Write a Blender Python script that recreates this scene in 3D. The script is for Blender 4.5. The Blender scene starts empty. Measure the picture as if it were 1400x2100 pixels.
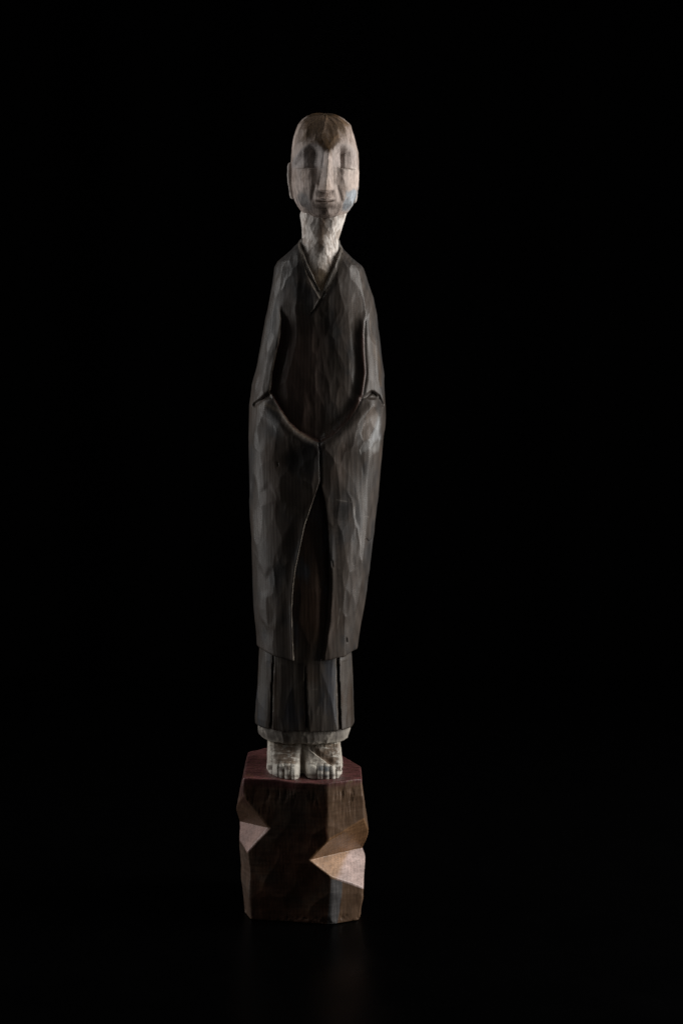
import bpy, math
import numpy as np

# ------------------------------------------------------------------ scale
# Sculpting units: 1 u = 0.5 mm.  x to the right, y away from the viewer, v downwards.
S = 0.0005
D = 3500.0          # camera distance in u
HOR = 650.0         # height of the lens in u
FLOOR = 1854.0      # table top in u
scene = bpy.context.scene
col = scene.collection

# ------------------------------------------------------------------ camera
cam_d = bpy.data.cameras.new('camera')
cam = bpy.data.objects.new('camera', cam_d); col.objects.link(cam)
cam.location = (0, -D*S, (FLOOR-HOR)*S)
cam.rotation_euler = (math.radians(90), 0, 0)
cam_d.sensor_fit = 'VERTICAL'; cam_d.sensor_height = 36; cam_d.sensor_width = 24
cam_d.lens = 60.0
cam_d.shift_y = -400.0/2100.0
cam_d.clip_start = 0.05; cam_d.clip_end = 50
scene.camera = cam

# ------------------------------------------------------------------ light
world = bpy.data.worlds.new('World'); scene.world = world; world.use_nodes = True
bgn = world.node_tree.nodes['Background']
bgn.inputs['Color'].default_value = (1.0, 0.93, 0.86, 1); bgn.inputs['Strength'].default_value = 0.04   # faint bounce of the studio room

def strip(name, loc, target, w, h, power, color):
    l = bpy.data.lights.new(name, 'AREA'); l.shape = 'RECTANGLE'
    l.size = w; l.size_y = h; l.energy = power; l.color = color
    o = bpy.data.objects.new(name, l); col.objects.link(o)
    o.location = loc
    dx, dy, dz = (target[i]-loc[i] for i in range(3))
    # local -Z looks at the target, local Y stays upright
    o.rotation_euler = (math.atan2(math.hypot(dx, dy), -dz), 0, math.atan2(dy, dx)-math.pi/2)
    return o
strip('softbox', (1.00, -0.05, 0.68), (-0.03, 0, 0.42), 0.44, 1.25, 18.0, (1.0, 0.97, 0.93))
strip('softbox', (-0.99, 0.10, 0.68), (-0.03, 0, 0.42), 0.40, 1.25, 6.2, (1.0, 0.985, 0.97))

vs = scene.view_settings
vs.view_transform = 'Standard'; vs.look = 'None'; vs.exposure = 0; vs.gamma = 1
vs.use_curve_mapping = False

# ------------------------------------------------------------------ numeric helpers
def sstep(a, b, x):
    t = np.clip((x-a)/(b-a), 0, 1); return t*t*(3-2*t)
def smax(a, b, k):
    h = np.clip(0.5+0.5*(a-b)/k, 0, 1); return b*(1-h)+a*h+k*h*(1-h)
def smin(a, b, k): return -smax(-a, -b, k)
def prof(pts):
    p = np.array(pts, float); return lambda t: np.interp(t, p[:, 0], p[:, 1])
def seg_dist(px, py, poly):
    d = np.full(np.broadcast(px, py).shape, 1e9)
    for (ax, ay), (bx, by) in zip(poly[:-1], poly[1:]):
        ex, ey = bx-ax, by-ay; L = ex*ex+ey*ey+1e-9
        t = np.clip(((px-ax)*ex+(py-ay)*ey)/L, 0, 1)
        d = np.minimum(d, np.hypot(px-ax-t*ex, py-ay-t*ey))
    return d
def poly_in(px, py, poly):
    """signed distance to a closed outline, positive inside"""
    d = seg_dist(px, py, list(poly)+[poly[0]])
    inside = np.zeros(d.shape, bool)
    n = len(poly)
    for i in range(n):
        ax, ay = poly[i]; bx, by = poly[(i+1) % n]
        c = ((ay > py) != (by > py)) & (px < (bx-ax)*(py-ay)/((by-ay) if by != ay else 1e-9)+ax)
        inside ^= c
    return np.where(inside, d, -d)
def hsh(i, j, k, seed):
    n = (i.astype(np.int64)*374761393 + j.astype(np.int64)*668265263 + np.asarray(k).astype(np.int64)*2147483647 + seed*974634777) & 0xFFFFFFFF
    n = ((n ^ (n >> 13))*1274126177) & 0xFFFFFFFF
    n = ((n ^ (n >> 16))*2246822519) & 0xFFFFFFFF
    return ((n ^ (n >> 15)) & 0xFFFFFF)/float(0xFFFFFF)
def vnoise(x, y, z, seed=0):
    xi, yi, zi = np.floor(x), np.floor(y), np.floor(z)
    fx, fy, fz = x-xi, y-yi, z-zi
    fx, fy, fz = (t*t*(3-2*t) for t in (fx, fy, fz))
    r = 0
    for a in (0, 1):
        for b in (0, 1):
            for c in (0, 1):
                r = r + hsh(xi+a, yi+b, zi+c, seed)*(fx if a else 1-fx)*(fy if b else 1-fy)*(fz if c else 1-fz)
    return r
def fbm(x, y, z, seed=0, oct=4):
    r = 0; amp = 0.5; tot = 0
    for o in range(oct):
        r = r+amp*vnoise(x, y, z, seed+o*7); tot += amp
        x, y, z = x*2.03, y*2.03, z*2.03; amp *= 0.55
    return r/tot
def gouge(s, t, cs, ct, seed, k, kt, tilt, off):
    """overlapping scoops of a gouge: each one a shallow tilted bowl, the surface is the deepest of them"""
    wq = vnoise(s/(cs*0.8), t/(ct*0.8), s*0, seed+50)-0.5; wr = vnoise(s/(cs*0.8)+9, t/(ct*0.8), s*0, seed+51)-0.5
    s = s+wq*cs*0.4; t = t+wr*ct*0.4
    best = np.full(s.shape, 1e9); idv = np.zeros(s.shape)
    gi, gj = np.floor(s/cs), np.floor(t/ct)
    z = np.zeros_like(gi)
    for a in (-2, -1, 0, 1, 2):
        for b in (-2, -1, 0, 1, 2):
            ii, jj = gi+a, gj+b
            ps = (ii+0.15+0.7*hsh(ii, jj, z, seed)+0.5*(jj % 2))*cs
            pt = (jj+0.1+0.8*hsh(ii, jj, z+1, seed))*ct
            ds, dt = s-ps, t-pt
            ang = (hsh(ii, jj, z+5, seed)-0.5)*0.5
            ds, dt = ds+ang*dt*0.35, dt
            val = k*ds*ds+kt*dt*dt + off*hsh(ii, jj, z+2, seed) \
                + tilt*(hsh(ii, jj, z+3, seed)-0.5)*ds + 0.4*tilt*(hsh(ii, jj, z+4, seed)-0.5)*dt
            m = val < best
            best = np.where(m, val, best)
            idv = np.where(m, hsh(ii, jj, z+9, seed), idv)
    return best, idv

def nets(f, lo, hi, h):
    """naive surface nets over f(x, y, v) evaluated on a regular lattice"""
    ax = [np.arange(lo[i], hi[i]+h, h) for i in range(3)]
    X = ax[0][:, None, None]; Y = ax[1][None, :, None]; V = ax[2][None, None, :]
    g = f(X, Y, V); g = np.ascontiguousarray(np.broadcast_to(g, tuple(len(a) for a in ax))).astype(np.float32)
    inside = g < 0
    nx, ny, nz = g.shape
    cnt = np.zeros((nx-1, ny-1, nz-1), np.int8)
    for a in (0, 1):
        for b in (0, 1):
            for c in (0, 1):
                cnt += inside[a:nx-1+a, b:ny-1+b, c:nz-1+c]
    act = (cnt > 0) & (cnt < 8)
    ci = np.argwhere(act)
    idx = np.full(act.shape, -1, np.int64); idx[act] = np.arange(len(ci))
    corner = {}
    for a in (0, 1):
        for b in (0, 1):
            for c in (0, 1):
                corner[a, b, c] = g[ci[:, 0]+a, ci[:, 1]+b, ci[:, 2]+c]
    acc = np.zeros((len(ci), 3)); n = np.zeros(len(ci))
    for d in range(3):
        for e in (0, 1):
            for fz in (0, 1):
                p = [e, fz]; p.insert(d, 0); q = [e, fz]; q.insert(d, 1)
                ga, gb = corner[tuple(p)], corner[tuple(q)]
                m = (ga < 0) != (gb < 0)
                t = np.where(m, ga/np.where(m, ga-gb, 1), 0)
                pt = np.zeros((len(ci), 3)) + p
                pt[:, d] = t
                acc += pt*m[:, None]; n += m
    verts = (ci+acc/n[:, None])*h + np.array(lo)
    faces = []
    for d in range(3):
        sl0 = [slice(None)]*3; sl1 = [slice(None)]*3
        sl0[d] = slice(0, -1); sl1[d] = slice(1, None)
        ch = inside[tuple(sl0)] != inside[tuple(sl1)]
        e = np.argwhere(ch)
        o1, o2 = (d+1) % 3, (d+2) % 3
        ok = (e[:, o1] > 0) & (e[:, o2] > 0) & (e[:, o1] < g.shape[o1]-1) & (e[:, o2] < g.shape[o2]-1)
        e = e[ok]
        fl = inside[e[:, 0], e[:, 1], e[:, 2]]
        q = []
        for (a, b) in ((-1, -1), (0, -1), (0, 0), (-1, 0)):
            c = e.copy(); c[:, o1] += a; c[:, o2] += b
            q.append(idx[c[:, 0], c[:, 1], c[:, 2]])
        q = np.stack(q, 1)
        q[~fl] = q[~fl][:, ::-1]
        faces.append(q)
    faces = np.concatenate(faces)
    return verts, faces[(faces >= 0).all(1)]
def normals(v, f):
    n = np.cross(v[f[:, 2]]-v[f[:, 0]], v[f[:, 3]]-v[f[:, 1]])
    out = np.zeros_like(v)
    for i in range(4):
        for c in range(3): out[:, c] += np.bincount(f[:, i], n[:, c], len(v))
    return out/(np.linalg.norm(out, axis=1, keepdims=True)+1e-9)

ROOT_X = 622.0
def build(name, verts, faces, cols, mat, parent, mask=None, _n={}):
    """link the faces chosen by mask as one mesh object; cols = rgb + gloss per vertex"""
    key = id(verts)
    if key not in _n: _n.clear(); _n[key] = (verts, normals(verts, faces))     # normals of the whole carving, shared by its parts
    nrm = _n[key][1]
    if mask is not None: faces = faces[mask]
    if not len(faces): return None
    used, inv = np.unique(faces, return_inverse=True)
    f = inv.reshape(faces.shape)[:, ::-1]; p = verts[used]      # v runs downwards, so the winding turns over
    w = np.stack([(p[:, 0]-ROOT_X)*S, p[:, 1]*S, (FLOOR-p[:, 2])*S], 1)
    me = bpy.data.meshes.new(name)
    me.vertices.add(len(w)); me.vertices.foreach_set('co', w.astype(np.float32).ravel())
    me.loops.add(f.size); me.loops.foreach_set('vertex_index', f.astype(np.int32).ravel())
    me.polygons.add(len(f)); me.polygons.foreach_set('loop_start', np.arange(0, f.size, 4, dtype=np.int32))
    me.polygons.foreach_set('use_smooth', np.ones(len(f), bool))
    me.update(calc_edges=True); me.validate()
    a = me.color_attributes.new('finish', 'FLOAT_COLOR', 'POINT')
    a.data.foreach_set('color', cols[used].astype(np.float32).ravel())
    nw = nrm[used]*np.array([1, 1, -1])
    me.normals_split_custom_set_from_vertices(nw.tolist())
    me.materials.append(mat)
    o = bpy.data.objects.new(name, me); col.objects.link(o)
    if parent: o.parent = parent
    return o

# ------------------------------------------------------------------ materials
def wood(name, grain=0.3, bump=0.25, rough=0.5, ring=0.25, spec=0.4, axis=(0.12, -0.02)):
    m = bpy.data.materials.new(name); m.use_nodes = True
    nt = m.node_tree; N = nt.nodes; L = nt.links
    b = N['Principled BSDF']
    at = N.new('ShaderNodeAttribute'); at.attribute_name = 'finish'
    tc = N.new('ShaderNodeTexCoord')
    def mapping(sc, loc=(0, 0, 0), rot=(0, 0, 0)):
        mp = N.new('ShaderNodeMapping'); mp.inputs['Scale'].default_value = sc
        mp.inputs['Location'].default_value = loc; mp.inputs['Rotation'].default_value = rot
        L.new(tc.outputs['Object'], mp.inputs['Vector']); return mp.outputs['Vector']
    def noise(vec, scale, detail=4, rgh=0.6):
        n = N.new('ShaderNodeTexNoise'); n.inputs['Scale'].default_value = scale
        n.inputs['Detail'].default_value = detail; n.inputs['Roughness'].default_value = rgh
        L.new(vec, n.inputs['Vector']); return n.outputs['Fac']
    def ramp(fac, a, c, lo=0.0, hi=1.0):
        r = N.new('ShaderNodeMapRange'); r.inputs['From Min'].default_value = a; r.inputs['From Max'].default_value = c
        r.inputs['To Min'].default_value = lo; r.inputs['To Max'].default_value = hi
        L.new(fac, r.inputs['Value']); return r.outputs['Result']
    def mth(op, x, y):
        q = N.new('ShaderNodeMath'); q.operation = op
        for i, t in enumerate((x, y)):
            if isinstance(t, (int, float)): q.inputs[i].default_value = t
            else: L.new(t, q.inputs[i])
        return q.outputs[0]
    fib = noise(mapping((1, 1, 0.03)), 1500, 3, 0.65)          # long fibres
    fib2 = noise(mapping((1, 1, 0.08), rot=(0.02, 0.05, 0)), 620, 4, 0.6)
    blot = noise(mapping((1, 1, 0.6)), 38, 4, 0.55)            # uneven stain
    wv = N.new('ShaderNodeTexWave'); wv.wave_type = 'RINGS'; wv.rings_direction = 'Z'
    wv.inputs['Scale'].default_value = 95; wv.inputs['Distortion'].default_value = 3.0
    wv.inputs['Detail'].default_value = 2; wv.inputs['Detail Scale'].default_value = 0.25
    L.new(mapping((1, 1, 0.16), (axis[0], axis[1], 0), (0.10, 0.06, 0)), wv.inputs['Vector'])
    rings = wv.outputs['Fac']
    fine = noise(mapping((1, 1, 1)), 1500, 2, 0.5)
    g1 = ramp(fib, 0.3, 0.7, 1-grain, 1+grain)
    g2 = ramp(fib2, 0.3, 0.7, 1-grain*0.8, 1+grain*0.8)
    g3 = ramp(blot, 0.3, 0.7, 0.72, 1.28)
    g4 = ramp(rings, 0, 1, 1-ring, 1+ring)
    tot = mth('MULTIPLY', mth('MULTIPLY', g1, g2), mth('MULTIPLY', g3, g4))
    mul = N.new('ShaderNodeVectorMath'); mul.operation = 'SCALE'
    L.new(at.outputs['Color'], mul.inputs[0]); L.new(tot, mul.inputs['Scale'])
    L.new(mul.outputs['Vector'], b.inputs['Base Color'])
    hgt = mth('ADD', mth('ADD', mth('MULTIPLY', fib, 0.5), mth('MULTIPLY', rings, 0.25*ring/0.25)), mth('ADD', mth('MULTIPLY', fib2, 0.6), mth('MULTIPLY', fine, 0.18)))
    bp = N.new('ShaderNodeBump'); bp.inputs['Strength'].default_value = bump; bp.inputs['Distance'].default_value = 0.0006
    L.new(hgt, bp.inputs['Height']); L.new(bp.outputs['Normal'], b.inputs['Normal'])
    rr = mth('ADD', ramp(fib2, 0.3, 0.7, -0.07, 0.09), mth('SUBTRACT', rough, mth('MULTIPLY', at.outputs['Alpha'], 0.18)))
    L.new(rr, b.inputs['Roughness'])
    b.inputs['Specular IOR Level'].default_value = spec
    return m
M_robe = wood('dark_stained_wood', 0.11, 0.14, 0.50, 0.13, 0.22)
M_skin = wood('limewashed_wood', 0.16, 0.22, 0.62, 0.06, 0.25, (0.05, 0.03))
M_base = wood('reddish_base_wood', 0.20, 0.14, 0.46, 0.07, 0.42, (0.10, 0.04))

def plain(name, color, rough, spec, scr=0.0):
    m = bpy.data.materials.new(name); m.use_nodes = True
    nt = m.node_tree; N = nt.nodes; L = nt.links; b = N['Principled BSDF']
    b.inputs['Base Color'].default_value = (*color, 1); b.inputs['Specular IOR Level'].default_value = spec
    tc = N.new('ShaderNodeTexCoord')
    n = N.new('ShaderNodeTexNoise'); n.inputs['Scale'].default_value = 14; n.inputs['Detail'].default_value = 6
    L.new(tc.outputs['Object'], n.inputs['Vector'])
    r = N.new('ShaderNodeMapRange'); r.inputs['From Min'].default_value = 0.3; r.inputs['From Max'].default_value = 0.7
    r.inputs['To Min'].default_value = rough-0.06; r.inputs['To Max'].default_value = rough+0.08
    L.new(n.outputs['Fac'], r.inputs['Value']); L.new(r.outputs['Result'], b.inputs['Roughness'])
    if scr:
        mp = N.new('ShaderNodeMapping'); mp.inputs['Scale'].default_value = (1, 9, 1); L.new(tc.outputs['Object'], mp.inputs['Vector'])
        n2 = N.new('ShaderNodeTexNoise'); n2.inputs['Scale'].default_value = 60; n2.inputs['Detail'].default_value = 5
        L.new(mp.outputs['Vector'], n2.inputs['Vector'])
        bp = N.new('ShaderNodeBump'); bp.inputs['Strength'].default_value = scr; bp.inputs['Distance'].default_value = 0.0005
        L.new(n2.outputs['Fac'], bp.inputs['Height']); L.new(bp.outputs['Normal'], b.inputs['Normal'])
    return m
M_table = plain('black_lacquered_table', (0.0007, 0.00072, 0.0008), 0.30, 0.5, 0.12); M_table.node_tree.nodes['Principled BSDF'].inputs['IOR'].default_value = 1.10
M_cloth = plain('black_backdrop_cloth', (0.0008, 0.0008, 0.0009), 0.95, 0.0)

# ------------------------------------------------------------------ setting
def box(name, lo, hi, mat):
    me = bpy.data.meshes.new(name)
    vs_ = [(x, y, z) for x in (lo[0], hi[0]) for y in (lo[1], hi[1]) for z in (lo[2], hi[2])]
    me.from_pydata(vs_, [], [(0, 1, 3, 2), (4, 6, 7, 5), (0, 4, 5, 1), (2, 3, 7, 6), (0, 2, 6, 4), (1, 5, 7, 3)])
    me.materials.append(mat); o = bpy.data.objects.new(name, me); col.objects.link(o)
    o['kind'] = 'structure'; return o
t = box('tabletop', (-1.6, -0.75, -0.04), (1.6, 1.1, 0.0), M_table)
t['label'] = 'glossy black tabletop under the carved figure'
# hanging cloth with soft vertical folds
xs = np.linspace(-2.2, 2.2, 221); zs = np.linspace(-0.6, 2.4, 16)
vv = [(x, 1.35+0.025*math.sin(x*9)+0.02*math.sin(x*23+1+z*0.4), z) for z in zs for x in xs]
nn = len(xs)
ff = [(j*nn+i, j*nn+i+1, (j+1)*nn+i+1, (j+1)*nn+i) for j in range(len(zs)-1) for i in range(nn-1)]
me = bpy.data.meshes.new('backdrop'); me.from_pydata(vv, [], ff); me.materials.append(M_cloth)
me.polygons.foreach_set('use_smooth', np.ones(len(ff), bool))
bd = bpy.data.objects.new('backdrop', me); col.objects.link(bd); bd['kind'] = 'structure'
bd['label'] = 'black cloth backdrop hanging behind the table'

# ------------------------------------------------------------------ the statue
root = bpy.data.objects.new('wooden_statue', None); col.objects.link(root)
root.location = ((ROOT_X-700)*S, 0, 0); root.empty_display_size = 0.05
root['label'] = 'tall carved wooden statue of a robed standing monk on a rough block'
root['category'] = 'statue'

def pxl(x, v, y):        # sculpting position at depth y -> outline coordinates of the layout sheet
    k = (D+y)/D
    return 700+(x-700)/k, HOR+(v-HOR)/k
def mixc(a, b, t):
    t = np.clip(t, 0, 1)[:, None] if np.ndim(t) else t
    return a*(1-t)+np.asarray(b, float)*t
def rgba(c, gloss): return np.concatenate([np.clip(c, 0.003, 0.9), np.broadcast_to(gloss, (len(c),))[:, None]], 1)

def ellip(x, y, v, cx, hw, cy, hf, hb, n):
    hd = np.where(y < cy, hf, hb)
    r = ((np.abs(x-cx)/hw)**n+(np.abs(y-cy)/hd)**n)**(1.0/n)
    return (r-1)*np.minimum(hw, np.minimum(hf, hb))

# ---------- outlines of the robe
bL = prof([(484, 620), (500, 612), (520, 590), (537, 570), (548, 564), (560, 562), (610, 553), (680, 540), (760, 524), (790, 516), (830, 511.5), (880, 511), (960, 513), (1060, 515), (1170, 519), (1240, 521), (1290, 526), (1345, 529)])
bR = prof([(484, 694), (500, 697), (510, 702), (530, 722), (545, 741), (552, 746), (565, 750), (610, 764), (650, 771), (710, 779), (780, 787), (830, 791), (870, 790), (900, 786), (960, 780), (1020, 774), (1080, 766), (1140, 760), (1200, 751), (1260, 743), (1320, 734), (1345, 730)])
bD = prof([(484, 44), (520, 56), (560, 68), (620, 78), (700, 86), (800, 93), (900, 97), (1000, 97), (1150, 95), (1345, 88)])
GAP_L = [(657, 985), (648, 1011), (636, 1046), (625, 1078), (614.6, 1128), (606.6, 1165), (602, 1201), (599, 1251), (600, 1293), (603, 1357), (604, 1420)]
GAP_R = [(657, 985), (659, 1000), (666, 1030), (671, 1075), (673, 1126), (675, 1183), (673, 1229), (669, 1274), (662, 1320), (657, 1357), (655, 1420)]
GAP = GAP_L+GAP_R[:0:-1]
ARM_L = [(573, 625), (574, 640), (577, 655), (574, 685), (570, 707), (566, 725), (558, 765), (554, 805)]
FORE_L = [(554, 805), (570, 834), (590, 866), (611, 887), (636, 901), (655, 908)]
ARM_R = [(760, 625), (757, 640), (748, 658), (746, 685), (747, 720), (750, 766), (743, 812)]
FORE_R = [(743, 812), (730, 839), (709, 869), (689, 889), (655, 905)]
TORSO = ARM_L+FORE_L[1:]+FORE_R[::-1][1:]+ARM_R[::-1][1:]
VOUT = [(610, 465), (612, 500), (614, 511), (628, 559), (642, 589), (655, 611), (665, 602), (683, 579), (698, 545), (702, 515), (700, 500), (704, 465)]
VIN = [(608, 465), (615, 500), (620, 515), (630, 541), (646, 573), (658, 596), (662, 594), (674, 568), (687, 538), (697, 509), (699, 500), (706, 465)]
def body_carve(px, py):
    c = np.zeros(np.broadcast(px, py).shape)
    d = poly_in(px, py, TORSO)
    dl = seg_dist(px, py, ARM_L+FORE_L[1:]); dr = seg_dist(px, py, ARM_R+FORE_R[1:][::-1])
    on = sstep(618, 690, py)
    lf = 1/(1+np.exp((px-655)/12.0))
    wall = lf*sstep(-1.5, 5, d)+(1-lf)*sstep(-2, 24, d)
    core = 9.5+lf*4.5*np.exp(-np.maximum(d, 0)/13)+(1-lf)*3*np.exp(-np.maximum(d-12, 0)/12)+4*np.exp(-((px-655)/45)**2)
    c += on*wall*core
    # soft shoulder of the arm next to the recess
    out = np.maximum(-d, 0)
    c += on*2.0*np.exp(-(out/3.0)**2)*sstep(2, -2, d)
    # forearm ridges
    fl = seg_dist(px, py, [(545, 838), (566, 858), (590, 884), (618, 904), (652, 919)])
    fr = seg_dist(px, py, [(764, 832), (742, 852), (716, 880), (690, 901), (660, 917)])
    c -= 5.5*np.exp(-(np.minimum(fl, fr)/13)**2)*(1-sstep(0, 3, d)*on)
    # elbow creases
    e1 = seg_dist(px, py, [(553, 806), (537, 820), (519, 833)]); e2 = seg_dist(px, py, [(741, 818), (764, 806), (776, 815), (784, 833)])
    c += 4*np.exp(-(e1/3.6)**2)+3.5*np.exp(-(e2/3.4)**2)
    c += 5*sstep(0, 5, poly_in(px, py, [(554, 804), (520, 832), (536, 824), (561, 820)]))
    c += 5*sstep(0, 5, poly_in(px, py, [(761, 800), (741, 820), (781, 822), (770, 808)]))
    # hollows below the sleeves, slit between the coat fronts
    c += 6*np.exp(-((px-603)/26)**2-((py-948)/28)**2)+5*np.exp(-((px-706)/28)**2-((py-955)/34)**2)
    c += 4.5*np.exp(-(seg_dist(px, py, [(655, 905), (656, 940), (658, 990)])/2.0)**2)
    g = poly_in(px, py, GAP)
    rt = sstep(655, 662, px)*sstep(1040, 1300, py)
    c += 46*sstep(-0.5, 1.8, g)+9*rt*sstep(-9, 0, g)*(1-sstep(-0.5, 1.8, g))
    c -= 2.5*np.exp(-(np.maximum(-g, 0)/9)**2)*sstep(1.5, -1.5, g)*sstep(1000, 1080, py)
    # collar
    vo = poly_in(px, py, VOUT); vi = poly_in(px, py, VIN)
    c += 1.8*sstep(-1, 2, vo)+26*sstep(-1, 1.5, vi)
    c -= 1.3*np.exp(-((vi+2.0)/1.8)**2)*(vo > 0)
    c += 3.6*np.exp(-(seg_dist(px, py, [(665, 602), (652, 622), (639, 643)])/2.4)**2)
    c += 0.5*np.exp(-(seg_dist(px, py, [(640, 645), (642, 670)])/2.5)**2)
    # small cracks
    for ln in ([(751, 1110), (757, 1119), (763, 1114)], [(570, 949), (571, 956)], [(711, 1314), (712, 1322)], [(681, 1150), (682, 1162)]):
        c += 2*np.exp(-(seg_dist(px, py, ln)/1.3)**2)
    return c
def body_f(x, y, v):
    L_, R_, d_ = bL(v), bR(v), bD(v)
    f = ellip(x, y, v, (L_+R_)/2, (R_-L_)/2, 0.0, d_, d_*0.95, 2.2)
    px, py = pxl(x, v, -86)
    c = body_carve(px[:, 0, :], py[:, 0, :])[:, None, :]
    f = f+c*sstep(-12, -34, y)
    f = smax(f, 489-v, 7)
    hem = np.interp(x, [520, 545, 600, 660, 710, 735], [1319, 1329, 1340, 1341, 1336, 1327])
    return smax(f, v-hem-0.02*y, 4.0)
V, F = nets(body_f, (500, -112, 478), (800, 104, 1350), 1.5)
Nn = normals(V, F)
th = np.arctan2(V[:, 0]-650, -V[:, 1])*118
px, py = pxl(V[:, 0], V[:, 2], np.minimum(V[:, 1], 0))
inT = poly_in(px, py, TORSO); inV = poly_in(px, py, VOUT); inG = poly_in(px, py, GAP)
front = V[:, 1] < -12
armd = np.minimum(seg_dist(px, py, ARM_L+FORE_L[1:]), seg_dist(px, py, FORE_R[::-1]+ARM_R[::-1][1:]))+30*sstep(650, 618, py)
edge = np.minimum.reduce([armd+(~front)*99, np.abs(inV)+(~front)*99, np.abs(inG)+(~front)*99])
soft = sstep(0, 9, edge)
h1, id1 = gouge(th, V[:, 2], 38, 66, 3, 0.0058, 0.0009, 0.24, 3.0)
h2, id2 = gouge(th+200, V[:, 2], 17, 40, 11, 0.006, 0.0011, 0.12, 1.1)
torso_m = (inT > 0) & front
h3, id3 = gouge(th+70, V[:, 2], 64, 170, 5, 0.0036, 0.00016, 0.20, 2.5)
mk = sstep(0.44, 0.56, fbm(V[:, 0]/70, V[:, 1]/70, V[:, 2]/120, 77, 3))
ha, hb_ = h1+1.8*mk, h3+1.8*(1-mk)
id1 = np.where(ha < hb_, id1, id3); h1 = np.minimum(ha, hb_)
tw = torso_m*sstep(630, 720, py)
hh = tw*(0.5*h1+0.6*h2)+(1-tw)*(0.72*h1+0.18*h2)
hh = hh-np.median(hh)
grainn = fbm(V[:, 0]/3.0, V[:, 1]/3.0, V[:, 2]/60, 21, 3)-0.5
P1 = [(767, 829), (775, 850), (771, 872), (757, 902), (745, 905), (739, 889), (752, 850)]
P2 = [(777, 856), (782, 900), (768, 908), (762, 916), (757, 902), (771, 872)]
P3 = [(757, 902), (762, 916), (768, 908), (782, 901), (777, 926), (765, 931), (757, 922), (741, 933), (738, 923), (747, 907)]
scr = front*0.45*(1.2*sstep(-1, 2, poly_in(px, py, P1))+sstep(-1, 2, poly_in(px, py, P2))*(2.6-0.10*(px-757))+sstep(-1, 2, poly_in(px, py, P3))*(1.8-0.05*(px-740)))
V = V+Nn*(np.clip(hh, -4, 4.5)*(0.05+0.95*soft)+grainn*0.3-scr)[:, None]
# finish
nb = fbm(V[:, 0]/46, V[:, 1]/46, V[:, 2]/85, 5); nf = fbm(V[:, 0]/6, V[:, 1]/6, V[:, 2]/26, 8)
c = np.tile(np.array([0.056, 0.046, 0.0395]), (len(V), 1))
c = mixc(c, (0.056, 0.042, 0.034), sstep(0.52, 0.72, nb)*0.8)
c = mixc(c, (0.042, 0.039, 0.038), sstep(0.50, 0.30, nb))
c = mixc(c, (0.056, 0.036, 0.029), torso_m*sstep(690, 620, px)*0.8*sstep(625, 720, py))
c = mixc(c, (0.052, 0.027, 0.021), torso_m*sstep(14, 2, inT)*0.8*sstep(650, 700, py))
c *= (0.88+0.24*id1)[:, None]*(0.93+0.14*nf)[:, None]
# blackened knots
for kx, ky, kr in ((618, 600, 24), (604, 950, 26), (573, 1170, 20), (700, 1050, 22)):
    r_ = np.hypot((px-kx)/1.0, (py-ky)/1.25)+14*(nf-0.5)
    c = mixc(c, (0.020, 0.019, 0.019), front*sstep(kr, kr*0.4, r_)*0.75)
    c *= (1+front*0.14*np.sin(r_*1.15)*np.exp(-(r_/(1.3*kr))**2))[:, None]
# cathedral grain on the flat cut of the thigh
r_ = np.hypot(px-688, (py-1010)/2.4)+6*(nb-0.5)
c *= (1+front*0.22*np.maximum(nf-0.35, 0)*np.sin(r_*1.35+3*nf)*sstep(664, 672, px)*sstep(756, 730, px)*sstep(960, 1010, py)*sstep(1260, 1160, py))[:, None]
# lit sleeve and coat rims painted in as pale lines; pale collar edges
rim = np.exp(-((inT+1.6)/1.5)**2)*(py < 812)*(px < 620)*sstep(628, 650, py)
rim = np.maximum(rim, np.exp(-(seg_dist(px, py, GAP_L[:-1])/1.6)**2)*sstep(1010, 1060, py))
inI = poly_in(px, py, VIN)
rim = np.maximum(rim, np.maximum(0.9*np.exp(-((inV-0.3)/1.3)**2), np.exp(-((inI+1.0)/1.3)**2))*(py < 612)*(py > 498))
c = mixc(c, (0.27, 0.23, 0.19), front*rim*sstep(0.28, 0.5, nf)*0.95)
# chisel scrapes on the right hip and forearm, their lit gloss painted pale
rg = 5*(nf-0.5)
c = mixc(c, (0.105, 0.080, 0.064), front*sstep(-2, 3, poly_in(px, py, P1)+rg)*0.9)
c = mixc(c, (0.155, 0.15, 0.145), front*sstep(-4, 5, poly_in(px, py, P3)+1.6*rg)*0.8)
c = mixc(c, (0.27, 0.275, 0.28), front*sstep(-4, 5, poly_in(px, py, P2)+1.6*rg)*(0.8+0.6*(nf-0.5)))
c = mixc(c, (0.12, 0.088, 0.062), front*sstep(6, -4, seg_dist(px, py, [(757, 660), (765, 700), (775, 740), (779, 790)])-14*(nf-0.5))*0.7)
c = mixc(c, (0.15, 0.12, 0.09), sstep(5, 0, seg_dist(px, py, [(545, 828), (575, 845), (600, 878), (640, 905)])-6*(nf-0.45))*front*0.4)  # highlight along the left forearm ridge painted in
c = mixc(c, (0.13, 0.11, 0.095), sstep(506, 494, V[:, 2]+12*(nf-0.5))*0.6)
c = mixc(c, (0.13, 0.115, 0.10), (inV > 0)*front*0.6)
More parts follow.
